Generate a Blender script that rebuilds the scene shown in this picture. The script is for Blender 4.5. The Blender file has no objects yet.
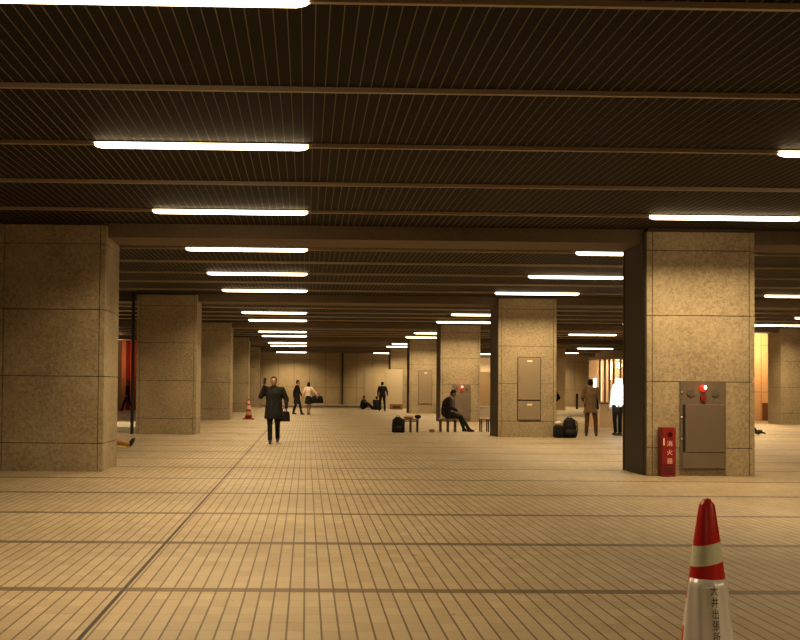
import bpy, bmesh, math, random
from mathutils import Vector, Matrix
random.seed(7)
C = bpy.context.scene.collection
PI = math.pi

# ------------------------------------------------------------------ camera, world, exposure
F = 1080.0                                    # focal length in pixels of an 800 px wide frame
cam = bpy.data.cameras.new('camera'); cam_ob = bpy.data.objects.new('camera', cam); C.objects.link(cam_ob)
cam.sensor_width = 36.0; cam.lens = 36.0 * F / 800.0
cam.shift_x = 71.5 / 800; cam.shift_y = 38.0 / 800
cam.clip_end = 400
YAW, PITCH, ROLL = math.atan(22 / F), math.atan(28.5 / F), 0.0088
CAM = Vector((0, 0, 1.45))
cam_ob.matrix_world = (Matrix.Translation(CAM) @ Matrix.Rotation(-YAW, 4, 'Z') @ Matrix.Rotation(PI / 2 + PITCH, 4, 'X')
                       @ Matrix.Rotation(ROLL, 4, 'Z'))
bpy.context.scene.camera = cam_ob
sc = bpy.context.scene
sc.view_settings.view_transform = 'Standard'; sc.view_settings.look = 'None'
sc.view_settings.gamma = 1.0; sc.view_settings.use_curve_mapping = False
sc.view_settings.exposure = 0.46
world = bpy.data.worlds.new('world'); sc.world = world; world.use_nodes = True
world.node_tree.nodes['Background'].inputs[0].default_value = (1.0, 0.7, 0.4, 1)
world.node_tree.nodes['Background'].inputs[1].default_value = 0.01
TUBE_COL = (1.0, 0.75, 0.43)
TUBE_STRENGTH = 7.0
TROUGH_POWER = 108.0                          # light thrown downwards by each fixture's reflector

def ray(px, py):
    vx = (px - 400) / F + cam.shift_x * 800 / F
    vy = (320 - py) / F + cam.shift_y * 800 / F
    return (cam_ob.matrix_world.to_3x3() @ Vector((vx, vy, -1))).normalized()
def fl(px, py):                               # the floor point seen at a pixel of the photograph
    d = ray(px, py); return CAM + d * (-CAM.z / d.z)
def at(px, py, Y):
    d = ray(px, py); return CAM + d * (Y / d.y)

# ------------------------------------------------------------------ materials
MATS = {}
def mat(name, col, rough=0.6, metal=0.0, emit=None, strength=0.0, spec=0.5):
    if name in MATS: return MATS[name]
    m = bpy.data.materials.new(name); m.use_nodes = True
    b = m.node_tree.nodes['Principled BSDF']
    b.inputs['Base Color'].default_value = (*col, 1); b.inputs['Roughness'].default_value = rough
    b.inputs['Metallic'].default_value = metal; b.inputs['Specular IOR Level'].default_value = spec
    if emit:
        b.inputs['Emission Color'].default_value = (*emit, 1); b.inputs['Emission Strength'].default_value = strength
    MATS[name] = m; return m

class NT:
    """small helper to write node trees"""
    def __init__(s, m): s.t = m.node_tree; s.b = s.t.nodes['Principled BSDF']
    def n(s, typ, **kw):
        x = s.t.nodes.new(typ)
        for k, v in kw.items(): setattr(x, k, v)
        return x
    def set(s, sock, v):
        if hasattr(v, 'is_output') or isinstance(v, bpy.types.NodeSocket): s.t.links.new(v, sock)
        else: sock.default_value = v
    def m(s, op, a, b=0.0, c=0.0):
        x = s.n('ShaderNodeMath', operation=op)
        for i, v in enumerate((a, b, c)): s.set(x.inputs[i], v)
        return x.outputs[0]
    def mix(s, f, a, b):
        x = s.n('ShaderNodeMix', data_type='RGBA')
        s.set(x.inputs[0], f); s.set(x.inputs[6], a if not isinstance(a, tuple) else (*a, 1)); s.set(x.inputs[7], b if not isinstance(b, tuple) else (*b, 1))
        return x.outputs[2]
    def noise(s, vec, scale, detail=3.0, rough=0.5):
        x = s.n('ShaderNodeTexNoise'); s.set(x.inputs['Vector'], vec); x.inputs['Scale'].default_value = scale
        x.inputs['Detail'].default_value = detail; x.inputs['Roughness'].default_value = rough
        return x.outputs[0]
    def ramp(s, f, a, b, ca=0.0, cb=1.0):
        x = s.n('ShaderNodeMapRange'); s.set(x.inputs[0], f)
        for i, v in zip((1, 2, 3, 4), (a, b, ca, cb)): x.inputs[i].default_value = v
        return x.outputs[0]
    def bump(s, h, strength, dist=0.01):
        x = s.n('ShaderNodeBump'); x.inputs['Strength'].default_value = strength; x.inputs['Distance'].default_value = dist
        s.set(x.inputs['Height'], h); s.t.links.new(x.outputs[0], s.b.inputs['Normal'])
    def line(s, coord, period, half, offset=0.0):   # 1 on a joint of half width `half`
        u = s.m('DIVIDE', s.m('SUBTRACT', coord, offset), period)
        d = s.m('ABSOLUTE', s.m('SUBTRACT', s.m('FRACT', s.m('ADD', u, 0.5)), 0.5))
        return s.m('LESS_THAN', d, half / period)

def stone(name, c1, c2, rough=0.75, courses=False, seams=None):
    m = mat(name, c1, rough); t = NT(m)
    g = t.n('ShaderNodeNewGeometry').outputs['Position']
    n1 = t.noise(g, 17, 3, 0.75); n2 = t.noise(g, 1.1, 3, 0.5); n3 = t.noise(g, 70, 2, 0.6)
    f = t.m('ADD', t.m('MULTIPLY', n1, 0.55), t.m('ADD', t.m('MULTIPLY', n3, 0.35), t.m('MULTIPLY', n2, 0.3)))
    col = t.mix(t.ramp(f, 0.42, 0.78), c1, c2)
    if courses:
        sp = t.n('ShaderNodeSeparateXYZ'); t.set(sp.inputs[0], g)
        v = t.m('MAXIMUM', t.line(sp.outputs[0], 1.27, 0.028, 0.28), t.line(sp.outputs[2], 2.24, 0.02, 1.37))
        col = t.mix(t.m('MULTIPLY', v, 0.4), col, (0.06, 0.035, 0.015))
    t.set(t.b.inputs['Base Color'], col)
    t.bump(n1, 0.35, 0.006)
    return m

M_STONE = stone('granite_cladding', (0.17, 0.125, 0.07), (0.46, 0.36, 0.21))
M_JOINT = mat('dark_joint', (0.06, 0.042, 0.025), 0.9)
M_BACK = stone('back_wall_stone', (0.36, 0.27, 0.15), (0.56, 0.43, 0.25), courses=True)
M_PLAIN = mat('plain_wall', (0.30, 0.22, 0.13), 0.85)
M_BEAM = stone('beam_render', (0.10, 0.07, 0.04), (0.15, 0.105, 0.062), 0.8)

def floor_material():
    m = mat('floor_pavers', (0.3, 0.2, 0.1), 0.5, spec=0.3); t = NT(m)
    g = t.n('ShaderNodeNewGeometry').outputs['Position']
    sp = t.n('ShaderNodeSeparateXYZ'); t.set(sp.inputs[0], g); x, y = sp.outputs[0], sp.outputs[1]
    cell = t.n('ShaderNodeCombineXYZ')
    t.set(cell.inputs[0], t.m('FLOOR', t.m('DIVIDE', x, 0.1035))); t.set(cell.inputs[1], t.m('FLOOR', t.m('DIVIDE', y, 0.23)))
    wn = t.n('ShaderNodeTexWhiteNoise', noise_dimensions='2D'); t.set(wn.inputs[0], cell.outputs[0])
    base = t.mix(wn.outputs[0], (0.31, 0.24, 0.145), (0.37, 0.295, 0.185))
    big = t.noise(g, 0.35, 4, 0.6)
    base = t.mix(t.ramp(big, 0.35, 0.7, 0.0, 0.35), base, (0.23, 0.16, 0.085))
    speck = t.ramp(t.noise(g, 7.0, 2, 0.5), 0.71, 0.75)
    base = t.mix(t.m('MULTIPLY', speck, 0.5), base, (0.11, 0.07, 0.035))
    jx = t.line(x, 0.1035, 0.0062); jy = t.line(y, 0.23, 0.005)
    base = t.mix(t.m('MULTIPLY', jx, 0.85), base, (0.07, 0.04, 0.018))
    base = t.mix(t.m('MULTIPLY', jy, 0.35), base, (0.12, 0.07, 0.03))
    band = t.line(y, 2.3, 0.075, 7.72)
    base = t.mix(t.m('MULTIPLY', band, 0.85), base, (0.085, 0.052, 0.026))
    ej = t.m('LESS_THAN', t.m('ABSOLUTE', t.m('ADD', x, 1.28)), 0.015)
    base = t.mix(ej, base, (0.03, 0.018, 0.01))
    t.set(t.b.inputs['Base Color'], base)
    t.set(t.b.inputs['Roughness'], t.ramp(big, 0.3, 0.7, 0.48, 0.62))
    t.bump(t.m('SUBTRACT', 1.0, t.m('MAXIMUM', jx, jy)), 0.35, 0.003)
    return m
M_FLOOR = floor_material()
M_CEIL = mat('ceiling_panels', (0.013, 0.0098, 0.0064), 0.75, spec=0.12)
M_RIB = mat('ceiling_joint_strip', (0.19, 0.145, 0.095), 0.7, 0.0, spec=0.15)
M_RAIL = mat('ceiling_rail', (0.40, 0.31, 0.22), 0.5, 0.1)
M_TUBE = mat('lit_tube', (1, 0.9, 0.8), 0.5, emit=TUBE_COL, strength=TUBE_STRENGTH)
M_WHITE = mat('white_enamel', (0.7, 0.66, 0.6), 0.4)
M_METAL = mat('brown_grey_metal', (0.18, 0.142, 0.10), 0.42, 0.35)
M_METAL2 = mat('cabinet_door_metal', (0.205, 0.158, 0.112), 0.38, 0.4)
M_DARK = mat('near_black', (0.012, 0.010, 0.009), 0.55)
M_RED = mat('red_enamel', (0.20, 0.010, 0.010), 0.4)
M_REDLAMP = mat('red_lamp_glow', (0.7, 0.02, 0.01), 0.25, emit=(1, 0.06, 0.02), strength=0.35)
M_GLINT = mat('lamp_hot_spot', (1, 0.8, 0.7), 0.3, emit=(1, 0.55, 0.4), strength=6)
M_PALEPRINT = mat('pale_pink_print', (0.95, 0.62, 0.52), 0.5)
M_SILVER = mat('silver_metal', (0.6, 0.55, 0.48), 0.3, 0.6)

# ------------------------------------------------------------------ mesh helpers
def add_box(bm, lo, hi, mi=0):
    x0, y0, z0 = lo; x1, y1, z1 = hi
    v = [bm.verts.new(p) for p in ((x0,y0,z0),(x1,y0,z0),(x1,y1,z0),(x0,y1,z0),(x0,y0,z1),(x1,y0,z1),(x1,y1,z1),(x0,y1,z1))]
    for q in ((3,2,1,0),(4,5,6,7),(0,1,5,4),(1,2,6,5),(2,3,7,6),(3,0,4,7)):
        bm.faces.new([v[i] for i in q]).material_index = mi
def bev_box(bm, lo, hi, b=0.01, seg=2, mi=0):
    t = bmesh.new(); add_box(t, lo, hi, mi)
    bmesh.ops.bevel(t, geom=t.edges[:], offset=b, segments=seg, affect='EDGES', profile=0.6)
    for f in t.faces: f.material_index = mi
    merge(bm, t)
def merge(bm, t):
    me = bpy.data.meshes.new('tmp'); t.to_mesh(me); t.free(); bm.from_mesh(me); bpy.data.meshes.remove(me)
def frame(d):
    d = Vector(d).normalized(); u = Vector((0, 0, 1)) if abs(d.z) < 0.95 else Vector((0, -1, 0))
    s = d.cross(u).normalized(); return s, s.cross(d).normalized()
def add_rings(bm, rings, mi=0, cap=True):
    vs = [[bm.verts.new(p) for p in r] for r in rings]; n = len(vs[0])
    for a, b in zip(vs, vs[1:]):
        for i in range(n):
            bm.faces.new((a[i], a[(i+1) % n], b[(i+1) % n], b[i])).material_index = mi
    if cap:
        bm.faces.new(vs[0][::-1]).material_index = mi; bm.faces.new(vs[-1]).material_index = mi
def add_tube(bm, pts, rad, n=8, mi=0):
    pts = [Vector(p) for p in pts]
    rad = rad if isinstance(rad, (list, tuple)) else [rad] * len(pts)
    rings = []; s0 = None
    for i, p in enumerate(pts):
        d = (pts[min(i+1, len(pts)-1)] - pts[max(i-1, 0)]).normalized()
        if s0 is None: s, u = frame(d)
        else:
            u = s0.cross(d).normalized() if s0.cross(d).length > 1e-4 else frame(d)[1]; s = d.cross(u).normalized()
        s0 = s
        rings.append([p + (s * math.cos(2*PI*k/n) + u * math.sin(2*PI*k/n)) * rad[i] for k in range(n)])
    add_rings(bm, rings, mi)
def add_ell(bm, c, r, R=None, mi=0, seg=16, ring=10):
    t = bmesh.new(); bmesh.ops.create_uvsphere(t, u_segments=seg, v_segments=ring, radius=1)
    M = Matrix.Translation(Vector(c)) @ (R.to_4x4() if R else Matrix()) @ Matrix.Diagonal((*r, 1))
    bmesh.ops.transform(t, matrix=M, verts=t.verts)
    for f in t.faces: f.material_index = mi
    merge(bm, t)
def capsule(bm, a, b, ra, rb, n=12):
    a, b = Vector(a), Vector(b); d = b - a; L = max(d.length, 1e-4); d = d / L; s, u = frame(d)
    rings = []
    for k in range(5):
        t = PI/2 * (1 - k/4) ; rings.append((a - d * ra * math.sin(t), max(ra * math.cos(t), ra*0.04)))
    for k in range(5):
        t = PI/2 * (k/4); rings.append((b + d * rb * math.sin(t), max(rb * math.cos(t), rb*0.04)))
    add_rings(bm, [[p + (s * math.cos(2*PI*i/n) + u * math.sin(2*PI*i/n)) * r for i in range(n)] for p, r in rings])
def chain(bm, pts, rs, n=12):
    for i in range(len(pts) - 1): capsule(bm, pts[i], pts[i+1], rs[i], rs[i+1], n)
def loft(bm, secs, n=20, side=None):
    """secs: (centre, half width, half depth); ellipse sections with width along side"""
    side = Vector(side or (1, 0, 0)).normalized(); rings = []
    P = [Vector(s[0]) for s in secs]
    for i, (c, w, dp) in enumerate(secs):
        d = (P[min(i+1, len(P)-1)] - P[max(i-1, 0)]).normalized()
        f = d.cross(side).normalized(); s = side - d * side.dot(d); s.normalize()
        rings.append([P[i] + s * w * math.cos(2*PI*k/n) + f * dp * math.sin(2*PI*k/n) for k in range(n)])
    add_rings(bm, rings)
def link_mesh(name, bm, mats, parent=None, smooth=False, loc=None):
    bmesh.ops.recalc_face_normals(bm, faces=bm.faces[:])
    me = bpy.data.meshes.new(name); bm.to_mesh(me); bm.free()
    for m in (mats if isinstance(mats, (list, tuple)) else [mats]): me.materials.append(m)
    if smooth: me.polygons.foreach_set('use_smooth', [True] * len(me.polygons))
    o = bpy.data.objects.new(name, me); C.objects.link(o)
    if parent: o.parent = parent
    if loc is not None: o.location = loc
    return o
def remeshed(name, bm, m, vox, parent=None, smooth_it=4):
    """unite overlapping closed pieces into one continuous surface"""
    o = link_mesh(name, bm, m, parent, True)
    r = o.modifiers.new('r', 'REMESH'); r.mode = 'VOXEL'; r.voxel_size = vox; r.use_smooth_shade = True
    s = o.modifiers.new('s', 'SMOOTH'); s.factor = 0.5; s.iterations = smooth_it
    me = bpy.data.meshes.new_from_object(o.evaluated_get(bpy.context.evaluated_depsgraph_get()))
    o.modifiers.clear(); old = o.data; o.data = me; me.name = name; bpy.data.meshes.remove(old)
    if not me.materials: me.materials.append(m)
    return o
def tag(o, label, cat, group=None):
    o['label'] = label; o['category'] = cat
    if group: o['group'] = group
    return o
def thing(name, label, cat, loc=(0,0,0), rz=0.0, group=None):
    o = bpy.data.objects.new(name, None); C.objects.link(o); o.location = loc; o.rotation_euler = (0, 0, rz)
    o.empty_display_size = 0.2
    return tag(o, label, cat, group)
def struct(name, bm, m, smooth=False):
    o = link_mesh(name, bm, m, None, smooth); o['kind'] = 'structure'; return o
def dup(root, loc, label, group=None):
    r = root.copy(); C.objects.link(r); r.location = loc; r['label'] = label
    if group: r['group'] = group
    for ch in list(root.children):
        c = ch.copy(); C.objects.link(c); c.parent = r
        for g in list(ch.children):
            d = g.copy(); C.objects.link(d); d.parent = c
    return r
def text_bm(s, size):
    cu = bpy.data.curves.new('t', 'FONT'); cu.body = s; cu.size = size; cu.align_x = 'CENTER'; cu.align_y = 'CENTER'; cu.resolution_u = 3
    o = bpy.data.objects.new('t', cu); C.objects.link(o)
    me = bpy.data.meshes.new_from_object(o.evaluated_get(bpy.context.evaluated_depsgraph_get()))
    bpy.data.objects.remove(o); bpy.data.curves.remove(cu)
    bm = bmesh.new(); bm.from_mesh(me); bpy.data.meshes.remove(me)
    for f in bm.faces: f.material_index = 0
    return bm

# ------------------------------------------------------------------ setting
HC = 4.18
X0, X1, Y0, Y1 = -17.0, 26.0, -9.0, 87.6
b = bmesh.new(); add_box(b, (X0, Y0, -0.2), (X1, Y1, 0)); struct('floor', b, M_FLOOR)
b = bmesh.new()
add_box(b, (X0, Y0, HC), (X1, Y1, HC + 0.2), 0)
x = X0 + 0.06
while x < X1:
    add_box(b, (x - 0.004, Y0, HC - 0.003), (x + 0.004, Y1, HC), 1); x += 0.1042
y = 7.5 - 2.3 * 7
while y < Y1 - 0.1:
    add_box(b, (X0, y - 0.022, HC - 0.045), (X1, y + 0.022, HC - 0.0), 2); y += 2.3
struct('ceiling', b, [M_CEIL, M_RIB, M_RAIL])
b = bmesh.new(); add_box(b, (X0, Y1, 0), (X1, Y1 + 0.3, HC)); struct('wall_back', b, M_BACK)
b = bmesh.new(); add_box(b, (X0 - 0.3, Y0, 0), (X0, Y1 + 0.3, HC)); struct('wall_left', b, M_PLAIN)
b = bmesh.new(); add_box(b, (X1, Y0, 0), (X1 + 0.3, Y1 + 0.3, HC)); struct('wall_right', b, M_PLAIN)
b = bmesh.new(); add_box(b, (X0, Y0 - 0.3, 0), (X1, Y0, HC)); struct('wall_front', b, M_PLAIN)
BAY = 13.85; CZ = [18.08 + BAY * k for k in range(5)]; CD = 1.33
for k, z in enumerate(CZ):                                       # shallow downstand beams between the columns
    b = bmesh.new(); add_box(b, (X0, z + 0.2, HC - 0.235), (X1, z + CD - 0.05, HC + 0.05))
    o = struct('trim_%d' % (k + 1), b, M_BEAM)

M_DARK_SIDE = mat('dark_bronze_panel', (0.075, 0.058, 0.040), 0.6, 0.2, spec=0.3)  # darker panel over the left face of each right-row column
def column(x0, z, label, w=1.77, d=CD, cx=0.085, dark_side=False):
    b = bmesh.new(); g = 0.012; p = 0.03
    add_box(b, (x0 + p, z + p, 0), (x0 + w - p, z + d - p, HC - 0.002), 1)
    for lo, hi in ((0, .47), (.47, 1.585), (1.585, 2.70), (2.70, 3.80), (3.80, HC - 0.06)):
        l, h = lo + g / 2 * (lo > 0), hi - g / 2
        for sx in (x0, x0 + w - cx):
            for sz in (z, z + d - cx): add_box(b, (sx, sz, l), (sx + cx, sz + cx, h), 0)
        add_box(b, (x0 + cx + g, z, l), (x0 + w - cx - g, z + p + .01, h), 0)
        add_box(b, (x0 + cx + g, z + d - p - .01, l), (x0 + w - cx - g, z + d, h), 0)
        add_box(b, (x0, z + cx + g, l), (x0 + p + .01, z + d - cx - g, h), 0)
        add_box(b, (x0 + w - p - .01, z + cx + g, l), (x0 + w, z + d - cx - g, h), 0)
    o = link_mesh('stone_column', b, [M_STONE, M_JOINT]); o['kind'] = 'thing'
    if dark_side:
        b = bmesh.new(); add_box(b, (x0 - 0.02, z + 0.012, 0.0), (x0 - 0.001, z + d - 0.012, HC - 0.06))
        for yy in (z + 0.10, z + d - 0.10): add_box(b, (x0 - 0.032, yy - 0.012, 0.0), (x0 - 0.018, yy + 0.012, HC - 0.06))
        pn = link_mesh('side_panel', b, M_DARK_SIDE, o); pn['label'] = 'dark metal side panel facing the aisle'
    return tag(o, label, 'column')
ordi = ['nearest', 'second', 'third', 'fourth', 'fifth']
LL = ['huge stone-clad column nearest the camera in the left row, cut off by the picture edge',
      'stone-clad column second in the left row, behind the biggest left column',
      'stone-clad column third in the left row, narrower and brown in shade',
      'stone-clad column fourth in the left row, with the small banded cone before it',
      'stone-clad column farthest along the left row, against the back wall']
RL = ['brightly lit stone column with the red fire extinguisher box and hydrant cabinet',
      'stone column with a tall flush two-part metal panel, second in the right row',
      'stone column behind the seated person on the bench, with a glowing red lamp',
      'stone column fourth in the right row, behind the bench with the dark backpack',
      'stone column farthest along the right row, with the pale board leaning on it']
LX = [-5.145, -5.01, -4.97, -4.95, -4.93]
RX = 5.735
for k, z in enumerate(CZ):
    column(LX[k], z, LL[k]); column(RX - (0, .04, .03, .03, 0)[k], z, RL[k], w=(1.83, 1.73, 1.69, 1.70, 1.75)[k], dark_side=True)
column(20.3, CZ[2], 'stone column at the far right edge, beside the orange-lit wall')
column(20.1, CZ[4], 'distant pinkish stone column above the glass booth', w=1.8)
b = bmesh.new(); add_box(b, (16.2, 72.0, 0), (17.35, 73.0, HC - 0.06)); o = link_mesh('stone_pilaster', b, M_BACK)
tag(o, 'broad pale pier in the distance right of the column with the two-part panel', 'pillar')['kind'] = 'thing'
# right-hand lit wall behind the far right column
b = bmesh.new(); add_box(b, (18.6, 51.5, 0), (X1, 51.8, HC)); struct('wall_right_rear', b, stone('warm_wall', (0.50, 0.30, 0.14), (0.66, 0.42, 0.22), courses=True))
# left-hand far wall with glowing orange hangings
b = bmesh.new(); add_box(b, (X0, 63.0, 0), (-6.9, 63.3, HC)); struct('wall_left_rear', b, M_PLAIN)

# ------------------------------------------------------------------ ceiling lights
def light_proto():
    t = thing('ceiling_light', '', 'ceiling light')
    b = bmesh.new(); bev_box(b, (-1.25, -0.05, -0.012), (1.25, 0.05, 0.0), 0.003, 1); link_mesh('housing', b, M_RAIL, t)
    b = bmesh.new(); n = 8; rings = []
    for xx, s in ((-1.21, .35), (-1.17, .8), (-1.11, 1), (1.11, 1), (1.17, .8), (1.21, .35)):
        rings.append([Vector((xx, 0.048 * s * math.cos(PI * k / n), -0.012 - 0.062 * s * math.sin(PI * k / n))) for k in range(n + 1)])
    add_rings(b, rings); link_mesh('tube', b, M_TUBE, t, False)
    l = bpy.data.lights.new('reflector_light', 'AREA'); l.shape = 'RECTANGLE'; l.size = 2.38; l.size_y = 0.09
    l.energy = TROUGH_POWER; l.color = TUBE_COL; l.spread = math.radians(138)
    o = bpy.data.objects.new('reflector_light', l); C.objects.link(o); o.parent = t; o.location = (0, 0, -0.078)
    return t
proto = light_proto(); used = False
NUM = ['first', 'second', 'third', 'fourth', 'fifth', 'sixth', 'seventh', 'eighth', 'ninth', 'tenth', 'eleventh', 'twelfth', 'thirteenth', 'fourteenth']
rowz = lambda k: 7.5 + 4.6 * k
def put_light(xc, k, label, group):
    global used
    loc = (xc - 0.03, rowz(k), HC - 0.006)
    if not used: proto.location = loc; proto['label'] = label; proto['group'] = group; used = True; return proto
    return dup(proto, loc, label, group)
vis = [0, 1, 2, 3, 4, 5, 7, 8, 10, 11, 13, 14, 17]
for n_, k in enumerate(vis):
    put_light(-1.17, k, 'lit ceiling tube light, %s visible from the top in the left row' % NUM[n_], 'left row of ceiling tube lights')
for n_, k in enumerate([1, 2, 3, 4, 5, 7, 8, 10, 11, 13, 14, 17]):
    put_light(6.56, k, 'lit ceiling tube light, %s visible from the top in the row over the right columns' % NUM[n_], 'ceiling tube lights over the right columns')
for k, lab in ((5, 'lit tube light at the right picture edge just below the top of the bright column'),
               (10, 'lone lit tube light above the standing person in the tan coat')):
    put_light(14.27, k, lab, 'ceiling tube lights of the far right bays')
for k, lab in ((7, 'tiny lit end of a tube light touching the right picture edge'),
               (8, 'pinkish lit tube light above the orange-lit wall at far right'),
               (14, 'small pinkish tube light far behind, above the tan coated person, upper of two'),
               (15, 'small white tube light far behind, above the tan coated person, lower of two')):
    put_light(19.35, k, lab, 'ceiling tube lights of the far right bays')
for xc in (-1.17, 6.56):
    for k in ((-2,) if xc < 0 else (-1, -2)):
        put_light(xc, k, 'ceiling tube light overhead, nearer than the top edge of the view', 'ceiling tube lights overhead out of view')
for k in (3, 4): put_light(14.27, k, 'ceiling tube light overhead, beyond the right edge of the view', 'ceiling tube lights overhead out of view')
for k in (7, 8): put_light(14.27, k, 'ceiling tube light hidden behind the brightest column', 'ceiling tube lights hidden behind the brightest column')
for xc, ks in ((14.27, (13, 14, 17)), (19.35, (16, 17))):
    for k in ks: put_light(xc, k, 'ceiling tube light hidden behind the column with the two-part panel', 'ceiling tube lights hidden behind the second right column')
for xc in (-1.17, 6.56, 14.27):
    for k in (6, 9, 12): put_light(xc, k, 'ceiling tube light hidden behind a downstand ceiling beam', 'ceiling tube lights hidden behind the beams')
for k in (5, 6, 7): put_light(-8.9, k, 'ceiling tube light hidden behind the biggest left column', 'ceiling tube lights hidden behind the biggest left column')  # unseen row added to light the pale platform
# round downlight washing the far right wall
t = thing('downlight', 'small round white downlight above the orange-lit wall at right', 'ceiling light', (20.55, 49.4, HC - 0.03))
b = bmesh.new(); add_tube(b, [(0, 0, 0.03), (0, 0, -0.02)], 0.2, 16); link_mesh('rim', b, M_WHITE, t)
b = bmesh.new(); add_ell(b, (0, 0, -0.02), (0.15, 0.15, 0.07)); link_mesh('bulb', b, mat('downlight_bulb', (1, 1, 1), 0.4, emit=(1, 0.75, 0.45), strength=30), t, True)
def lamp(name, loc, power, col, size=0.3):
    l = bpy.data.lights.new(name, 'POINT'); l.energy = power; l.color = col; l.shadow_soft_size = size
    o = bpy.data.objects.new(name, l); C.objects.link(o); o.location = loc; return o
lamp('downlight_lamp', (20.9, 49.9, HC - 0.35), 500, (1, 0.62, 0.3))

# ------------------------------------------------------------------ fire hydrant cabinets
def hydrant(xc, zf, label):
    t = thing('hydrant_cabinet', label, 'fire hydrant cabinet', (xc, zf, 0))
    b = bmesh.new(); bev_box(b, (-0.385, -0.03, 0.10), (0.385, 0, 1.60), 0.006); link_mesh('body', b, M_METAL, t)
    b = bmesh.new(); bev_box(b, (-0.305, -0.052, 0.40), (0.365, -0.03, 1.205), 0.008)
    bev_box(b, (-0.355, -0.046, 0.13), (0.365, -0.03, 0.392), 0.008)
    d = link_mesh('door', b, M_METAL2, t)
    b = bmesh.new(); add_box(b, (-0.345, -0.034, 0.40), (-0.305, -0.03, 1.2)); link_mesh('hinge_slot', b, M_DARK, d)
    for z in (0.62, 0.98, 1.40):
        b = bmesh.new(); add_ell(b, (-0.36, -0.036, z), (0.016, 0.012, 0.02)); link_mesh('screw', b, M_SILVER, t, True)
    for s in (-0.205, 0.205):
        b = bmesh.new(); add_tube(b, [(s, -0.03, 1.405), (s, -0.042, 1.405)], 0.072, 24, 0)
        for r, q in ((0.055, 0.046), (0.03, 0.049)): add_tube(b, [(s, -0.042, 1.405), (s, -q, 1.405)], r, 24, 1)
        link_mesh('speaker', b, [M_METAL, mat('speaker_mesh', (0.09, 0.075, 0.055), 0.8)], t)
    b = bmesh.new(); add_tube(b, [(0, -0.03, 1.31), (0, -0.06, 1.31)], [0.055, 0.048], 20)
    add_tube(b, [(0, -0.06, 1.31), (0, -0.064, 1.31)], 0.03, 16); link_mesh('push_button', b, mat('button_red', (0.22, 0.012, 0.01), 0.4), t)
    b = bmesh.new(); add_tube(b, [(0, -0.03, 1.475), (0, -0.05, 1.475)], 0.06, 20); add_ell(b, (0, -0.05, 1.475), (0.042, 0.055, 0.05))
    l = link_mesh('alarm_lamp', b, M_REDLAMP, t, True)
    b = bmesh.new(); add_ell(b, (0.015, -0.098, 1.49), (0.024, 0.018, 0.034)); link_mesh('lamp_glint', b, M_GLINT, l, True)  # glowing blob modelled as the white glint on the dome
    return t
hydrant(6.675, CZ[0] - 0.002, 'brown-grey fire hydrant cabinet with red lamp and speakers on the brightest column')
hydrant(6.60, CZ[2] - 0.002, 'fire hydrant cabinet with glowing red lamp behind the seated person')
lamp('alarm_glow', (6.60, CZ[2] - 0.22, 1.475), 1.2, (1, 0.15, 0.08), 0.05)
lamp('alarm_glow', (6.66, CZ[0] - 0.25, 1.475), 0.25, (1, 0.15, 0.08), 0.05)

# red extinguisher box with its three characters
t = thing('extinguisher_box', 'tall red fire extinguisher box standing at the foot of the bright column', 'fire extinguisher box', (6.035, CZ[0] - 0.13, 0))
b = bmesh.new(); bev_box(b, (-0.12, -0.08, 0), (0.12, 0.115, 0.82), 0.012); link_mesh('body', b, M_RED, t)
b = bmesh.new(); bev_box(b, (-0.105, -0.088, 0.20), (0.105, -0.08, 0.80), 0.003); d = link_mesh('door', b, mat('red_door', (0.25, 0.012, 0.011), 0.35), t)
b = bmesh.new(); add_tube(b, [(0.02, -0.088, 0.70), (0.02, -0.094, 0.70)], 0.042, 20); link_mesh('sight_glass', b, mat('dark_glass', (0.05, 0.01, 0.01), 0.1), d)
for i, ch in enumerate('消火器'):
    tb = text_bm(ch, 0.10)
    for v in tb.verts: v.co = Vector((v.co.x + 0.015, -0.0895, v.co.y + 0.545 - 0.145 * i))
    link_mesh('lettering', tb, M_PALEPRINT, d)
b = bmesh.new()
for z in (0.58,): add_box(b, (-0.095, -0.0895, z - 0.06), (-0.07, -0.088, z + 0.06))
link_mesh('small_print', b, M_PALEPRINT, d)
b = bmesh.new()
for z in (0.05, 0.09, 0.13): add_box(b, (-0.09, -0.083, z), (0.09, -0.079, z + 0.012))
link_mesh('vent', b, M_DARK, t)

# flush metal panels on the second and fourth right columns
def panel(xc, zf, w, z0, z1, split, label, two=True):
    t = thing('wall_panel', label, 'metal panel', (xc, zf, 0)); t['kind'] = 'thing'
    m = mat('panel_metal', (0.27, 0.205, 0.125), 0.5, 0.1)
    b = bmesh.new(); add_box(b, (-w/2 - .022, -0.012, z0 - .022), (w/2 + .022, 0, z1 + .022)); link_mesh('surround', b, M_JOINT, t)
    for lo, hi in (((z0, split - .02), (split + .02, z1)) if two else ((z0, z1),)):
        b = bmesh.new(); bev_box(b, (-w/2, -0.03, lo), (w/2, -0.012, hi), 0.005); d = link_mesh('door', b, m, t)
        b = bmesh.new(); bev_box(b, (-0.06, -0.034, hi - 0.13), (0.09, -0.03, hi - 0.08), 0.001, 1); link_mesh('name_plate', b, mat('pale_plate', (0.8, 0.7, 0.5), 0.4), d)
        b = bmesh.new(); bev_box(b, (-w/2 + .04, -0.04, (lo+hi)/2 - .04), (-w/2 + .06, -0.03, (lo+hi)/2 + .04), 0.002, 1); link_mesh('latch', b, M_METAL, d)
panel(6.61, CZ[1], 0.66, 0.52, 2.36, 1.09, 'tall flush metal panel in two parts on the second right column')
panel(6.58, CZ[3], 0.72, 0.55, 2.35, 1.0, 'plain tall metal panel on the fourth right column', False)

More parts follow.
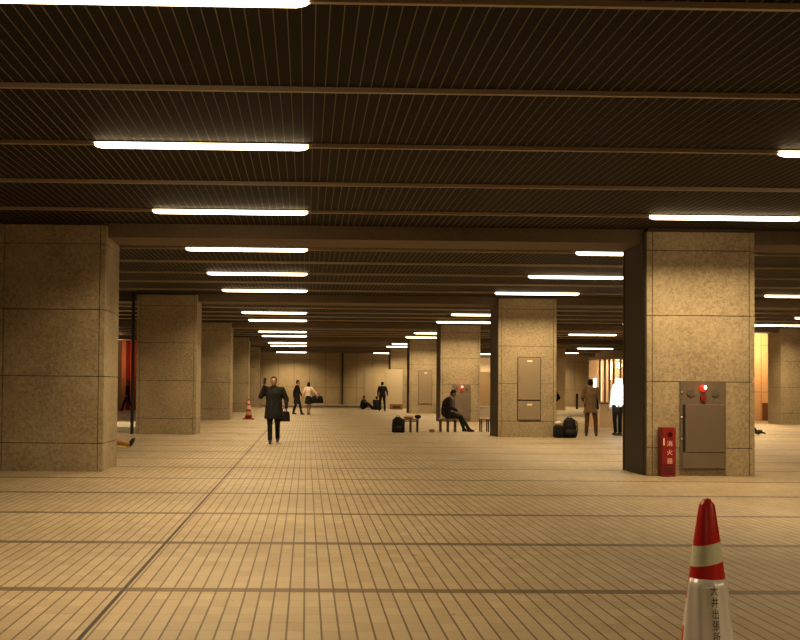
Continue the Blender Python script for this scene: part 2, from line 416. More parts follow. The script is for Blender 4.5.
# ------------------------------------------------------------------ traffic cones
def cone_body(b, H, prof, n=40):
    add_rings(b, [[Vector((r * math.cos(2*PI*k/n), r * math.sin(2*PI*k/n), z)) for k in range(n)] for z, r in prof], 0)
def banded(name, c1, c2, edges, tilt=0.0, rough=0.35):
    """red cone with pale reflective bands; band edges by height, tilted as tape wound at a slant"""
    m = mat(name, c1, rough); t = NT(m)
    g = t.n('ShaderNodeTexCoord').outputs['Object']; sp = t.n('ShaderNodeSeparateXYZ'); t.set(sp.inputs[0], g)
    h = t.m('SUBTRACT', sp.outputs[2], t.m('MULTIPLY', sp.outputs[0], tilt))
    f = 0.0
    for lo, hi in edges:
        w = t.m('MULTIPLY', t.m('GREATER_THAN', h, lo), t.m('LESS_THAN', h, hi)); f = t.m('ADD', f, w)
    t.set(t.b.inputs['Base Color'], t.mix(f, c1, c2)); return m
KZ = 4.9; kp = at(706, 640, KZ)
base_x = kp.x + 0.004
M_C = banded('cone_banded', (0.60, 0.016, 0.012), (0.80, 0.80, 0.58), ((0.665, 0.755), (0.40, 0.52), (0.08, 0.2)), 0.22)
t = thing('traffic_cone', 'large red and white traffic cone with a printed sheet, in the foreground', 'traffic cone', (base_x, KZ, 0))
Hn = 0.955; Rz = lambda z: 0.061 + (0.75 - z) * (0.117 if z < 0.75 else 0.15)     # radius of the shell at a height
b = bmesh.new()
cone_body(b, Hn, [(0.03, Rz(0.03)), (0.3, Rz(0.3)), (0.6, Rz(0.6)), (0.75, Rz(0.75)), (Hn - .03, Rz(Hn - .03)), (Hn - .02, 0.029), (Hn - .014, 0.022), (Hn - .003, 0.018), (Hn, 0.006)])
link_mesh('cone_shell', b, M_C, t, True)
b = bmesh.new(); bev_box(b, (-0.22, -0.22, 0), (0.22, 0.22, 0.035), 0.015); link_mesh('base', b, mat('cone_base', (0.45, 0.012, 0.01), 0.5), t)
# printed sheet wrapped round the front, open at the back left
b = bmesh.new(); rings = []
NS, A0, A1 = 36, math.radians(-172), math.radians(28)
for i in range(13):
    z = 0.06 + (0.60 - 0.06) * i / 12
    rings.append([Vector(((Rz(z) + .005 + .003 * math.sin(9*a + 6*z)) * math.cos(a), (Rz(z) + .005 + .003 * math.sin(9*a + 6*z)) * math.sin(a), z + 0.0 * math.cos(a)))
                  for a in [A0 + (A1 - A0) * k / NS for k in range(NS + 1)]])
vs = [[b.verts.new(p) for p in r] for r in rings]
for r0, r1 in zip(vs, vs[1:]):
    for k in range(NS): b.faces.new((r0[k], r0[k+1], r1[k+1], r1[k]))
sheet = link_mesh('printed_sheet', b, mat('sheet_plastic', (0.86, 0.80, 0.72), 0.25, spec=0.6), t, True)
sol = sheet.modifiers.new('s', 'SOLIDIFY'); sol.thickness = 0.001
for i, ch in enumerate('大井出張所'):
    tb = text_bm(ch, 0.048); z0 = 0.55 - 0.050 * i
    for v in tb.verts:
        z = z0 + v.co.y; a = math.radians(-83) + (v.co.x * 0.66 - 0.012) / Rz(z)
        r = Rz(z) + .0115; v.co = Vector((r * math.cos(a), r * math.sin(a), z))
    link_mesh('lettering', tb, mat('black_ink', (0.02, 0.02, 0.02), 0.5), sheet)
# small far cone
sp_ = fl(248.5, 419.3)
t = thing('traffic_cone', 'small distant red and white banded cone beside the fourth left column', 'traffic cone', sp_)
b = bmesh.new(); cone_body(b, 0.9, [(0.04, .16), (0.85, .04), (0.89, .03), (0.9, .01)])
link_mesh('cone_shell', b, banded('cone_far_bands', (0.5, 0.03, 0.015), (0.75, 0.55, 0.4), ((0.68, 0.80), (0.44, 0.60), (0.18, 0.34))), t, True)
b = bmesh.new(); bev_box(b, (-.24, -.24, 0), (.24, .24, .05), .01); link_mesh('base', b, mat('far_cone_base', (0.16, 0.02, 0.012), 0.6), t)

# ------------------------------------------------------------------ people
SKIN = mat('skin', (0.34, 0.18, 0.105), 0.6)
def hand(bm, wrist, dirv, palm_n, curl=0.5, s=1.0, thumb=1):
    """palm, four unequal bent fingers and a side thumb; palm_n points out of the palm"""
    w = Vector(wrist); d = Vector(dirv).normalized(); n = Vector(palm_n); n = (n - d * n.dot(d)).normalized(); x = d.cross(n) * thumb
    for i in range(4):
        o = (i - 1.5) * 0.019 * s
        capsule(bm, w + x * o * 0.6, w + d * 0.085 * s + x * o, 0.014 * s, 0.012 * s, 8)
        L = (0.074, 0.083, 0.078, 0.062)[i] * s; p = w + d * 0.085 * s + x * o; a = 0.25 * curl
        for j in range(3):
            a += curl * 0.9; q = p + (d * math.cos(a) + n * math.sin(a)) * L * (0.45, 0.32, 0.23)[j]
            capsule(bm, p, q, (0.0095 - j * .0006) * s, (0.009 - j * .0006) * s, 8); p = q
    p = w + d * 0.025 * s - x * 0.022 * s
    for j, l in enumerate((0.042, 0.034, 0.026)):
        q = p + (d * (0.6 + .15 * j) - x * (0.75 - .3 * j) + n * 0.3 * (1 + curl)).normalized() * l * s
        capsule(bm, p, q, 0.011 * s, 0.0095 * s, 8); p = q
DEF = dict(pelvis=(0, 0, .95), waist=(0, 0, 1.08), chest=(0, 0, 1.27), neck=(0, .01, 1.45), head=(0, -.015, 1.585),
           shR=(-.18, 0, 1.385), elR=(-.235, .03, 1.13), wrR=(-.245, -.05, .89), shL=(.18, 0, 1.385), elL=(.235, .03, 1.13), wrL=(.245, -.05, .89),
           hipR=(-.09, 0, .92), knR=(-.10, -.01, .50), anR=(-.10, .02, .085), hipL=(.09, 0, .92), knL=(.10, -.01, .50), anL=(.10, .02, .085),
           face=(0, -1, 0), toeR=(0, -1, 0), toeL=(0, -1, 0))
def person(label, loc, rz, pose, top, bottom, shoe, hair, H=1.70, coat=0.0, hairstyle='short', skirt=None, build=1.0, curl=0.6,
           collar=None, beard=False, handdir=None, sleeves=True, legs=True, skin=SKIN):
    J = {k: Vector(v) for k, v in {**DEF, **pose}.items()}
    side = (J['shL'] - J['shR']).normalized(); hside = (J['hipL'] - J['hipR']).normalized()
    up = (J['neck'] - J['waist']).normalized()
    face = J['face'].normalized(); hup = (J['head'] - J['neck']).normalized(); 
    hx = face.cross(Vector((0, 0, 1))).normalized() * -1
    hup = face.cross(hx).normalized() * (1 if face.cross(hx).z > 0 else -1)
    R = Matrix((hx, -face, hup)).transposed()
    B = build
    b = bmesh.new()
    # trunk
    loft(b, [(J['pelvis'] - up * .09, .10*B, .075*B), (J['pelvis'], .145*B, .10*B), (J['waist'], .125*B, .09*B), (J['chest'], .150*B, .10*B), (J['chest'] + up * .08, .125*B, .08*B), (J['neck'] - up * .01, .06, .055)], side=side)
    chain(b, [J['shR'] - up * .02, J['shL'] - up * .02], [.042, .042])
    chain(b, [J['neck'] - up * .04, J['head'] - hup * .03], [.058, .052])
    H_ = J['head']
    def hp(x, y, z): return H_ + R @ Vector((x, y, z))
    add_ell(b, hp(0, .012, .02), (.076, .095, .098), R); add_ell(b, hp(0, -.018, -.045), (.056, .066, .072), R)
    capsule(b, hp(0, -.085, .012), hp(0, -.104, -.022), .009, .014, 8)
    capsule(b, hp(-.03, -.074, .032), hp(.03, -.074, .032), .012, .012, 8)
    add_ell(b, hp(0, -.072, -.09), (.022, .018, .016), R)
    for s in (-1, 1): add_ell(b, hp(s * .078, .012, -.005), (.009, .018, .032), R)
    for S in 'RL':
        chain(b, [J['sh'+S], J['el'+S], J['wr'+S]], [.046*B, .037, .026])
        dv = (J['wr'+S] - J['el'+S]).normalized() if not handdir or S not in handdir else Vector(handdir[S])
        inward = -side if S == 'L' else side
        hand(b, J['wr'+S], dv, inward if abs(inward.dot(dv)) < .9 else face, curl, 1.0, 1 if S == 'R' else -1)
        chain(b, [J['hip'+S], J['kn'+S], J['an'+S]], [.078*B, .052, .036])
        add_ell(b, J['an'+S] + J['toe'+S].normalized() * .06 - Vector((0, 0, .045)), (.03, .075, .022), Matrix.Rotation(math.atan2(-J['toe'+S].x, J['toe'+S].y) , 3, 'Z'))
    body = remeshed('person', b, skin, .0075, None, 3)
    body.location = loc; body.rotation_euler = (0, 0, rz); s = H / 1.70; body.scale = (s, s, s)
    tag(body, label, 'person')
    # face details
    for sx in (-1, 1):
        b = bmesh.new(); add_ell(b, hp(sx * .03, -.084, .012), (.013, .007, .007), R); link_mesh('eye', b, M_DARK, body, True)
    b = bmesh.new(); add_ell(b, hp(0, -.085, -.052), (.022, .006, .006), R); link_mesh('mouth', b, mat('lips', (0.3, .09, .06), .5), body, True)
    # hair
    if hairstyle:
        b = bmesh.new()
        add_ell(b, hp(0, .024, .036), (.084, .096, .095), R)
        if hairstyle == 'bob': add_ell(b, hp(0, .045, -.02), (.088, .075, .11), R)
        if hairstyle == 'short': add_ell(b, hp(0, .05, -.01), (.078, .06, .075), R)
        bmesh.ops.bisect_plane(b, geom=b.verts[:] + b.edges[:] + b.faces[:], plane_co=hp(0, -.035, .045), plane_no=R @ Vector((0, -.75, -.55)).normalized(), clear_outer=True)
        bmesh.ops.holes_fill(b, edges=b.edges[:])
        remeshed('hair', b, hair, .009, body, 3)
    # top
    b = bmesh.new(); t_ = .018
    hemdir = (J['pelvis'] - J['waist']).normalized()
    secs = []
    if coat:
        mid = (J['knR'] + J['knL']) / 2; hipm = (J['hipR'] + J['hipL']) / 2
        hem = hipm + Vector((0, 0, -coat)) if pose.get('coat_down', 1) else hipm
        sp2 = (abs((J['knR'] - J['knL']).dot(hside)) / 2 + .10)
        dp2 = abs((J['knR'] - J['knL']).dot(hside.cross(Vector((0, 0, 1))))) / 2 * min(1, coat / .42) + .10
        secs += [(hem, max(.185, sp2) * B, max(.135, dp2) * B), ((hem + J['pelvis']) / 2, .182*B, max(.13, dp2 * .85) * B)]
    else: secs += [(J['pelvis'] - up * .07, .165*B, .118*B)]
    secs += [(J['pelvis'], .17*B, .125*B), (J['waist'], .16*B, .12*B), (J['chest'], .175*B, .125*B), (J['chest'] + up * .07, .16*B, .11*B), (J['neck'] - up * .065, .115*B, .085*B), (J['neck'] - up * .025, .088, .07), (J['neck'] + up * .012, .064, .06)]
    loft(b, secs, side=side)
    for S in 'RL':
        capsule(b, J['sh'+S], J['neck'] * .75 + J['sh'+S] * .25 - up * .03, .055*B, .05)
        if sleeves: chain(b, [J['sh'+S], J['el'+S], J['wr'+S] - (J['wr'+S] - J['el'+S]).normalized() * .01], [.065*B, .054*B, .040])
        else: capsule(b, J['sh'+S], J['sh'+S] * .5 + J['el'+S] * .5, .06*B, .055)
    remeshed('coat' if coat > .2 else 'jacket', b, top, .012, body, 5)
    if collar:
        b = bmesh.new(); n = 20; c0 = J['neck'] + up * .015
        rings = []
        for r, dz in ((.066, -.02), (.07, .0), (.064, .028)): rings.append([c0 + side * r * math.cos(2*PI*k/n) + side.cross(up) * r * math.sin(2*PI*k/n) + up * dz for k in range(n)])
        add_rings(b, rings); link_mesh('collar', b, collar, body, True)
    if skirt:
        b = bmesh.new(); hipm = (J['hipR'] + J['hipL']) / 2
        loft(b, [(hipm - Vector((0, 0, .34)), .215, .20), (hipm - Vector((0, 0, .12)), .185, .155), (J['pelvis'] + up * .08, .14, .11)], side=side)
        remeshed('skirt', b, skirt, .012, body, 3)
    elif legs:
        b = bmesh.new(); loft(b, [(J['pelvis'] - up * .12, .11, .09), (J['pelvis'], .155*B, .115*B), (J['waist'], .14*B, .105*B)], side=side)
        for S in 'RL': chain(b, [J['hip'+S], J['kn'+S], J['an'+S] + (J['kn'+S] - J['an'+S]).normalized() * .02], [.096*B, .068, .056])
        remeshed('trousers', b, bottom, .012, body, 4)
    for S in 'RL':
        b = bmesh.new(); a = J['an'+S]; tv = J['toe'+S].normalized(); up2 = Vector((0, 0, 1)) if abs(tv.z) < .8 else (J['kn'+S] - a).normalized()
        capsule(b, a - tv * .03 - up2 * .045, a + tv * .15 - up2 * .053, .044, .032); capsule(b, a, a + tv * .07 - up2 * .03, .05, .042)
        remeshed('shoe', b, shoe, .010, body, 3)
    return body

def cloth(name, c1, c2=None, rough=.85):
    m = mat(name, c1, rough, spec=.2); t = NT(m)
    g = t.n('ShaderNodeTexCoord').outputs['Object']; n = t.noise(g, 9, 3, .6)
    t.set(t.b.inputs['Base Color'], t.mix(t.ramp(n, .35, .7), c1, c2 or tuple(v * 1.7 for v in c1))); t.bump(n, .4, .02)
    return m
BLK = cloth('black_cloth', (.007, .006, .0055), (.012, .010, .009)); CHAR = cloth('charcoal_cloth', (.009, .0085, .0075), (.018, .016, .012))
SHOE = mat('dark_shoe', (.012, .009, .007), .35); HAIR = mat('black_hair', (.012, .009, .007), .85, spec=.2); GREY = mat('grey_hair', (.10, .08, .06), .6)

def front_of_coat(o):
    s = 1.22
    for sx in (-1, 1):
        b = bmesh.new(); v = [(sx*.045, -.100, 1.43), (sx*.10, -.105, 1.40), (sx*.095, -.150, 1.27), (sx*.012, -.160, 1.13)]
        lo = [b.verts.new(p) for p in v]; hi = [b.verts.new(Vector(p) + Vector((0, .03, 0))) for p in v]
        b.faces.new(lo); b.faces.new(hi[::-1])
        for k in range(4): b.faces.new((lo[k], lo[(k+1) % 4], hi[(k+1) % 4], hi[k]))
        link_mesh('lapel', b, BLK, o)
    for z in (1.06, .94, .82):
        b = bmesh.new(); add_tube(b, [(.03, -.150, z), (.03, -.166, z)], .012, 10); link_mesh('button', b, M_DARK, o)
# walking man in front
pm = fl(273.5, 443.8)
man = person('person in dark coat walking towards the camera, fist raised beside the head', pm, 0.0,
       dict(shR=(-.19, 0, 1.375), elR=(-.33, -.06, 1.19), wrR=(-.245, -.12, 1.46), shL=(.20, 0, 1.365), elL=(.315, .03, 1.12), wrL=(.31, -.04, .90),
            knR=(-.095, -.05, .50), anR=(-.085, -.10, .085), knL=(.095, 0, .50), anL=(.10, .10, .12), hipR=(-.09, 0, .92), head=(-.01, -.03, 1.575)),
       CHAR, BLK, SHOE, HAIR, H=1.69, coat=.29, build=1.26, curl=1.2, handdir={'R': (0, 0, 1), 'L': (0, -.1, -1)}, collar=mat('pale_shirt', (.30, .2, .13), .7))
front_of_coat(man)
# bag in his hand
def handbag(label, loc, w, h, d, m, rz=0, strap=.12, tilt=0):
    t = thing('hand_bag', label, 'bag', loc, rz)
    b = bmesh.new(); loft(b, [((0, 0, 0), w*.46, d*.45), ((0, 0, h*.1), w/2, d/2), ((0, 0, h*.7), w*.47, d*.4), ((0, 0, h), w*.40, d*.14)], 16); link_mesh('body', b, m, t, True)
    for s in (-1, 1):
        b = bmesh.new(); add_tube(b, [(-w*.22, s*d*.15, h*.93), (-w*.16, s*d*.05, h + strap*.7), (0, 0, h + strap), (w*.16, s*d*.05, h + strap*.7), (w*.22, s*d*.15, h*.93)], .009, 6); link_mesh('strap', b, m, t, True)
    return t
handbag('dark hand bag carried low by the walking person in the foreground aisle', pm + Vector((.27, -.02, .565)), .29, .25, .13, BLK, .2, .10)

b = bmesh.new(); bev_box(b, (-.035, -.012, 0), (.035, .012, .15), .006); o = link_mesh('mobile_phone', b, M_DARK, None, False, pm + Vector((-.235, -.175, 1.50))); o.rotation_euler = (0, .1, .4)
tag(o, 'small dark phone in the raised hand of the walking person nearest the camera', 'phone')
# second walker, profile, stepping right
p2 = fl(297, 414.5)
person('person in long dark coat walking away, legs apart, behind the raised-fist walker', p2, math.radians(75),
       dict(anR=(-.09, .17, .10), knR=(-.09, .05, .50), anL=(.09, -.20, .085), knL=(.09, -.12, .50), toeL=(0, -1, 0), head=(0, -.05, 1.585),
            elR=(-.22, .10, 1.14), wrR=(-.22, .12, .88), elL=(.22, -.05, 1.14), wrL=(.22, -.2, .92)),
       CHAR, BLK, SHOE, HAIR, H=1.76, coat=.40)
# woman in pale top
p3 = fl(308.5, 415)
PALE = cloth('pale_top', (.62, .46, .36), (.72, .56, .45))
person('person in pale top and short dark skirt with black bobbed hair, walking away', p3, math.radians(160),
       dict(anR=(-.05, .05, .12), knR=(-.06, -.08, .5), anL=(.05, -.02, .085), knL=(.06, -.02, .5), elL=(.27, .05, 1.13), wrL=(.33, -.02, .95),
            elR=(-.33, .0, 1.2), wrR=(-.45, -.02, 1.0)),
       PALE, BLK, mat('brown_shoe', (.12, .06, .03), .5), HAIR, H=1.66, hairstyle='bob', skirt=BLK, build=.95)
handbag('large dark bag hanging from the arm of the person in the pale top', p3 + Vector((.44, -.05, .60)), .62, .36, .2, BLK, .2, .14)
handbag('pink bag tucked by the arm of the person in the pale top', p3 + Vector((.36, .12, .88)), .30, .30, .14, cloth('pink_cloth', (.5, .25, .22), (.55, .3, .26)), 0, .1)

# standing man in the middle distance
p4 = fl(382.2, 411.3)
person('person in dark jacket standing beside two seated people near the back wall', p4, math.radians(172),
       dict(elR=(-.27, .03, 1.16), wrR=(-.29, -.03, .93), elL=(.25, .03, 1.14), wrL=(.25, -.05, .90), anR=(-.16, .02, .085), knR=(-.13, 0, .5), anL=(.16, .02, .085), knL=(.13, 0, .5)),
       BLK, BLK, SHOE, HAIR, H=1.76, coat=.06, build=1.05)
SIT = dict(pelvis=(0, .05, .13), waist=(0, .05, .27), chest=(0, 0, .46), neck=(0, -.03, .63), head=(0, -.07, .76), shR=(-.18, -.02, .59), shL=(.18, -.02, .59),
           hipR=(-.09, .02, .11), hipL=(.09, .02, .11), knR=(-.14, -.32, .38), knL=(.14, -.34, .36), anR=(-.12, -.62, .085), anL=(.12, -.66, .085),
           elR=(-.24, -.16, .40), elL=(.24, -.16, .40), wrR=(-.14, -.34, .42), wrL=(.14, -.34, .42))
p5 = fl(363.3, 409.5) + Vector((0, 0, .02))
person('person in dark clothes sitting on a tan mat, legs out, left of the two seated', p5, math.radians(70), SIT, BLK, BLK, SHOE, HAIR, H=1.66, build=1.35)
p6 = fl(376.5, 409.8)
person('person in dark clothes sitting cross-kneed right beside the standing person', p6, math.radians(160), SIT, BLK, CHAR, SHOE, HAIR, H=1.66, build=1.3)
b = bmesh.new(); bev_box(b, (-.35, -.45, 0), (.85, .35, .018), .004, 1); o = link_mesh('floor_mat', b, cloth('tan_card', (.32, .17, .08), (.4, .22, .1)), None, False, fl(363.3, 409.5))
tag(o, 'thin tan mat on the floor under the seated person at left', 'mat')

# benches
def bench(label, loc, w=.62, rz=0.0, d=.42, h=.44):
    t = thing('bench', label, 'bench', loc, rz); m = mat('bench_seat', (.20, .12, .06), .5); ml = mat('bench_leg', (.05, .03, .018), .4, .3)
    b = bmesh.new(); bev_box(b, (-w/2, -d/2, h - .045), (w/2, d/2, h), .012); link_mesh('seat', b, m, t)
    for sx in (-1, 0, 1):
        for sy in (-1, 1):
            b = bmesh.new(); xx = sx * (w/2 - .03); yy = sy * (d/2 - .04); bev_box(b, (xx - .02, yy - .02, 0), (xx + .02, yy + .02, h - .04), .004, 1); link_mesh('leg', b, ml, t)
    b = bmesh.new(); add_box(b, (-w/2 + .03, -.012, h - .10), (w/2 - .03, .012, h - .07)); link_mesh('stretcher', b, ml, t)
    return t
BZ = fl(450, 432.2)
b1 = fl(448.5, 432.2) + Vector((0, .2, 0)); bench('bench under the person seated before the red-lamp column', b1, .54)
b2 = fl(411, 432.5) + Vector((0, .2, 0)); bench('low bench beside the dark backpack, cloth and cap lying on it', b2, .50)
b3 = fl(488.5, 432) + Vector((0, .2, 0)); bench('bench half hidden behind the column with the two-part panel', b3, .52)
# seated reader, facing right
sit2 = dict(pelvis=(0, .06, .58), waist=(0, .07, .72), chest=(0, .02, .93), neck=(0, -.06, 1.12), head=(0, -.16, 1.24), shR=(-.19, -.02, 1.06), shL=(.19, -.02, 1.06),
            hipR=(-.10, .02, .555), hipL=(.10, .02, .555), knR=(-.13, -.40, .52), knL=(.13, -.36, .50), anR=(-.10, -.66, .10), anL=(.10, -.50, .10),
            elR=(-.26, -.04, .80), elL=(.26, -.04, .80), wrR=(-.14, -.28, .70), wrL=(.14, -.28, .70), face=(0, -.8, -.6))
person('person in dark jacket and pale collar sitting bent forward on a bench', Vector((b1.x + .02, b1.y, .0)), math.radians(82), sit2,
       cloth('dark_jacket', (.014, .011, .012), (.03, .018, .022)), cloth('dark_green_cloth', (.016, .02, .014)), SHOE, HAIR, H=1.72, build=1.42, collar=mat('collar_pale', (.75, .6, .45), .7))
# backpack left bench
def pack(label, loc, w, h, d, rz=0, flap=None):
    t = thing('backpack', label, 'bag', loc, rz)
    b = bmesh.new(); loft(b, [((0,0,0), w*.45, d*.4), ((0,0,h*.08), w*.5, d*.5), ((0,0,h*.55), w*.5, d*.48), ((0,0,h*.85), w*.40, d*.36), ((0,0,h), w*.18, d*.12)], 20); link_mesh('body', b, BLK, t, True)
    b = bmesh.new(); loft(b, [((0,-d*.5,h*.1), w*.3, d*.12), ((0,-d*.56,h*.2), w*.36, d*.16), ((0,-d*.52,h*.42), w*.33, d*.12)], 14); link_mesh('pocket', b, CHAR, t, True)
    for s in (-1, 1):
        b = bmesh.new(); add_tube(b, [(s*w*.2, d*.1, h*.93), (s*w*.44, -d*.42, h*.80), (s*w*.46, -d*.56, h*.45), (s*w*.42, -d*.44, h*.10)], .018, 6); link_mesh('strap', b, CHAR, t, True)
    b = bmesh.new(); add_tube(b, [(-.06, 0, h*.97), (-.04, 0, h*1.06), (.04, 0, h*1.06), (.06, 0, h*.97)], .01, 6); link_mesh('handle', b, CHAR, t, True)
    return t
pk = fl(399, 432.6); pack('black backpack slumped on the floor at the left end of a bench', pk + Vector((-.03, .1, 0)), .38, .50, .32)
def rounded_lump(name, label, cat, loc, r, m, rz=0):
    b = bmesh.new(); add_ell(b, (0, 0, r[2]), r); 
    for v in b.verts:
        v.co += Vector((math.sin(23*v.co.x + 9*v.co.z), math.cos(19*v.co.y + 4*v.co.x), .6 * math.sin(17*v.co.z + 11*v.co.y))) * .012
        v.co.z = max(v.co.z, 0.001)
    o = link_mesh(name, b, m, None, True, loc); o.rotation_euler = (0, 0, rz); return tag(o, label, cat)
rounded_lump('folded_cloth', 'crumpled pinkish cloth lying on the bench beside the backpack', 'cloth', b2 + Vector((-.06, -.02, .44)), (.17, .12, .045), cloth('dusty_pink', (.34, .19, .13), (.42, .24, .17)))
rounded_lump('cap', 'dark cap lying at the right end of the bench beside the backpack', 'cap', b2 + Vector((.24, -.02, .44)), (.10, .10, .06), BLK)
rounded_lump('paper_bundle', 'small tan bundle on the floor left of the seated person\'s bench', 'bundle', fl(432, 432.2), (.09, .07, .05), cloth('tan_bundle', (.2, .13, .07)))

# standing man in tan coat, seen from behind
p8 = fl(590.5, 436)
TAN = cloth('tan_coat', (.16, .10, .055), (.22, .14, .08))
person('person in long tan coat standing with back turned, dark hair', p8, math.radians(165),
       dict(chest=(0, -.01, 1.27), neck=(0, -.04, 1.43), head=(0, -.10, 1.56), elR=(-.23, -.04, 1.12), wrR=(-.17, -.26, 1.06), elL=(.24, .02, 1.13), wrL=(.22, -.22, 1.05),
            anR=(-.16, .02, .085), knR=(-.14, 0, .5), anL=(.12, .02, .085), knL=(.10, 0, .5)),
       TAN, cloth('brown_trousers', (.07, .035, .018)), SHOE, HAIR, H=1.77, coat=.24, build=1.02)
handbag('dark shoulder bag hanging at the side of the person in the tan coat', p8 + Vector((.20, .06, .82)), .16, .30, .12, BLK, .3, .2)
# person behind the added glowing panel
p9 = fl(617.5, 435)
person('person in black trousers, upper body lost behind the glowing white panel', p9, math.radians(200),
       dict(elR=(-.24, -.05, 1.12), wrR=(-.2, -.2, .98), anR=(-.09, .02, .085), anL=(.09, .02, .085)),
       mat('white_shirt', (.95, .93, .9), .6), BLK, SHOE, mat('pale_hair', (.6, .55, .5), .5), H=1.70, build=1.05, skin=mat('lit_skin', (.6, .38, .26), .5))  # skin and hair colours lightened to carry the glare
# big black bag at the foot of the second column
bb = fl(566.5, 438); t = pack('bulging black bag on the floor at the foot of the two-part panel column', bb + Vector((.12, .15, 0)), .42, .60, .34, .0)
b = bmesh.new(); bev_box(b, (-.15, -.17, 0), (.10, .14, .36), .05, 3)
o = link_mesh('shopping_bag', b, BLK, None, True, bb + Vector((-.19, .12, 0))); tag(o, 'lower squarish black bag left of the bulging bag, pale paper on top', 'bag')
rounded_lump('crumpled_paper', 'pale crumpled paper on top of the squarish black bag', 'paper', bb + Vector((-.215, .1, .358)), (.11, .11, .07), mat('pale_paper', (.55, .42, .3), .7))
# person mostly hidden behind the second right column
person('person in dark clothes almost hidden behind the two-part panel column, elbow showing', Vector((7.62, CZ[1] + 1.95, 0)), math.radians(180),
       dict(elR=(-.34, 0, 1.16), wrR=(-.22, -.18, 1.0), knR=(-.06, 0, .5), anR=(-.06, .02, .085), knL=(.06, 0, .5), anL=(.06, .02, .085)), BLK, BLK, SHOE, HAIR, H=1.70)
# far left walker seen in the gap
p10 = fl(127.5, 411)
person('person in dark clothes walking in the gap before the orange hangings at left', p10, math.radians(-80),
       dict(anR=(-.09, .30, .10), knR=(-.09, .10, .50), anL=(.09, -.30, .085), knL=(.09, -.18, .50)), BLK, BLK, SHOE, HAIR, H=1.68, coat=.1)
# person lying behind the big left column, only foot and lower leg in view
pl = fl(133, 447.5)
lie = dict(pelvis=(-.95, 0, .13), waist=(-1.08, 0, .13), chest=(-1.27, 0, .13), neck=(-1.45, 0, .12), head=(-1.6, 0, .13), face=(0, 0, 1),
           shR=(-1.42, -.18, .13), elR=(-1.14, -.24, .08), wrR=(-.9, -.22, .08), shL=(-1.42, .18, .13), elL=(-1.14, .24, .08), wrL=(-.9, .22, .08),
           hipR=(-.92, -.09, .12), knR=(-.5, -.10, .14), anR=(-.085, -.09, .07), hipL=(-.92, .09, .12), knL=(-.5, .12, .14), anL=(-.09, .12, .07), toeR=(.2, -.2, .5), toeL=(.2, .2, .5))
def lying():
    J = {k: Vector(v) for k, v in lie.items()}; root = bmesh.new()
    loft(root, [(J['pelvis'], .15, .10), (J['waist'], .13, .09), (J['chest'], .17, .11), (J['neck'], .07, .06)], side=(0, 1, 0))
    add_ell(root, J['head'], (.11, .08, .09)); add_ell(root, J['head'] + Vector((0, 0, .095)), (.012, .012, .014))
    for S in 'RL':
        chain(root, [J['sh'+S], J['el'+S], J['wr'+S]], [.046, .038, .027]); hand(root, J['wr'+S], (1, 0, 0), (0, 0, -1), .3, 1, 1 if S == 'R' else -1)
        chain(root, [J['hip'+S], J['kn'+S], J['an'+S]], [.08, .05, .036])
    o = remeshed('person', root, SKIN, .008, None, 3); o.location = pl + Vector((0, 0, .012))
    tag(o, 'person lying behind the biggest left column, only tan leg and shoe showing', 'person')
    b = bmesh.new(); loft(b, [(J['pelvis'] + Vector((.08, 0, 0)), .17, .11), (J['pelvis'], .18, .125), (J['chest'], .20, .13), (J['neck'], .09, .08)], side=(0, 1, 0))
    for S in 'RL': chain(b, [J['sh'+S], J['el'+S], J['wr'+S]], [.062, .052, .042])
    remeshed('jacket', b, CHAR, .012, o, 3)
    b = bmesh.new(); loft(b, [(J['pelvis'] + Vector((.1, 0, 0)), .15, .10), (J['pelvis'], .17, .115)], side=(0, 1, 0))
    for S in 'RL': chain(b, [J['hip'+S], J['kn'+S], J['an'+S]], [.095, .07, .055])
    remeshed('trousers', b, cloth('tan_trousers', (.38, .20, .09), (.45, .25, .11)), .012, o, 3)
    for S in 'RL':
        b = bmesh.new(); capsule(b, J['an'+S] + Vector((.03, 0, -.01)), J['an'+S] + Vector((.09, 0, .11)), .045, .034); remeshed('shoe', b, SHOE, .01, o, 3)
    b = bmesh.new(); add_ell(b, J['head'] + Vector((-.04, 0, -.01)), (.10, .088, .088)); link_mesh('hair', b, HAIR, o, True)
lying()
b = bmesh.new(); bev_box(b, (-1.9, -.30, 0), (-.12, .36, .012), .003, 1); o = link_mesh('ground_sheet', b, cloth('yellow_sheet', (.5, .34, .04), (.6, .42, .07)), None, False, pl)
tag(o, 'yellow sheet on the floor under the lying person behind the left column', 'sheet')

# ------------------------------------------------------------------ far things
b = bmesh.new(); bev_box(b, (-10.5, 33.2, 0), (-5.15, 38.0, .16), .01, 1); o = link_mesh('platform', b, mat('pale_concrete', (.62, .56, .42), .6))
tag(o, 'low pale platform on the floor in the gap between the left columns', 'platform')
t = thing('steel_post', 'thin black full-height post against the second left column', 'post', (-5.12, CZ[1] + .06, 0)); t['kind'] = 'thing'
b = bmesh.new(); add_box(b, (-.045, -.05, 0), (.035, .05, HC - .01)); link_mesh('shaft', b, M_DARK, t)
b = bmesh.new(); add_box(b, (-1.6, -.04, HC - .26), (-.045, .04, HC - .20)); link_mesh('arm', b, M_DARK, t)
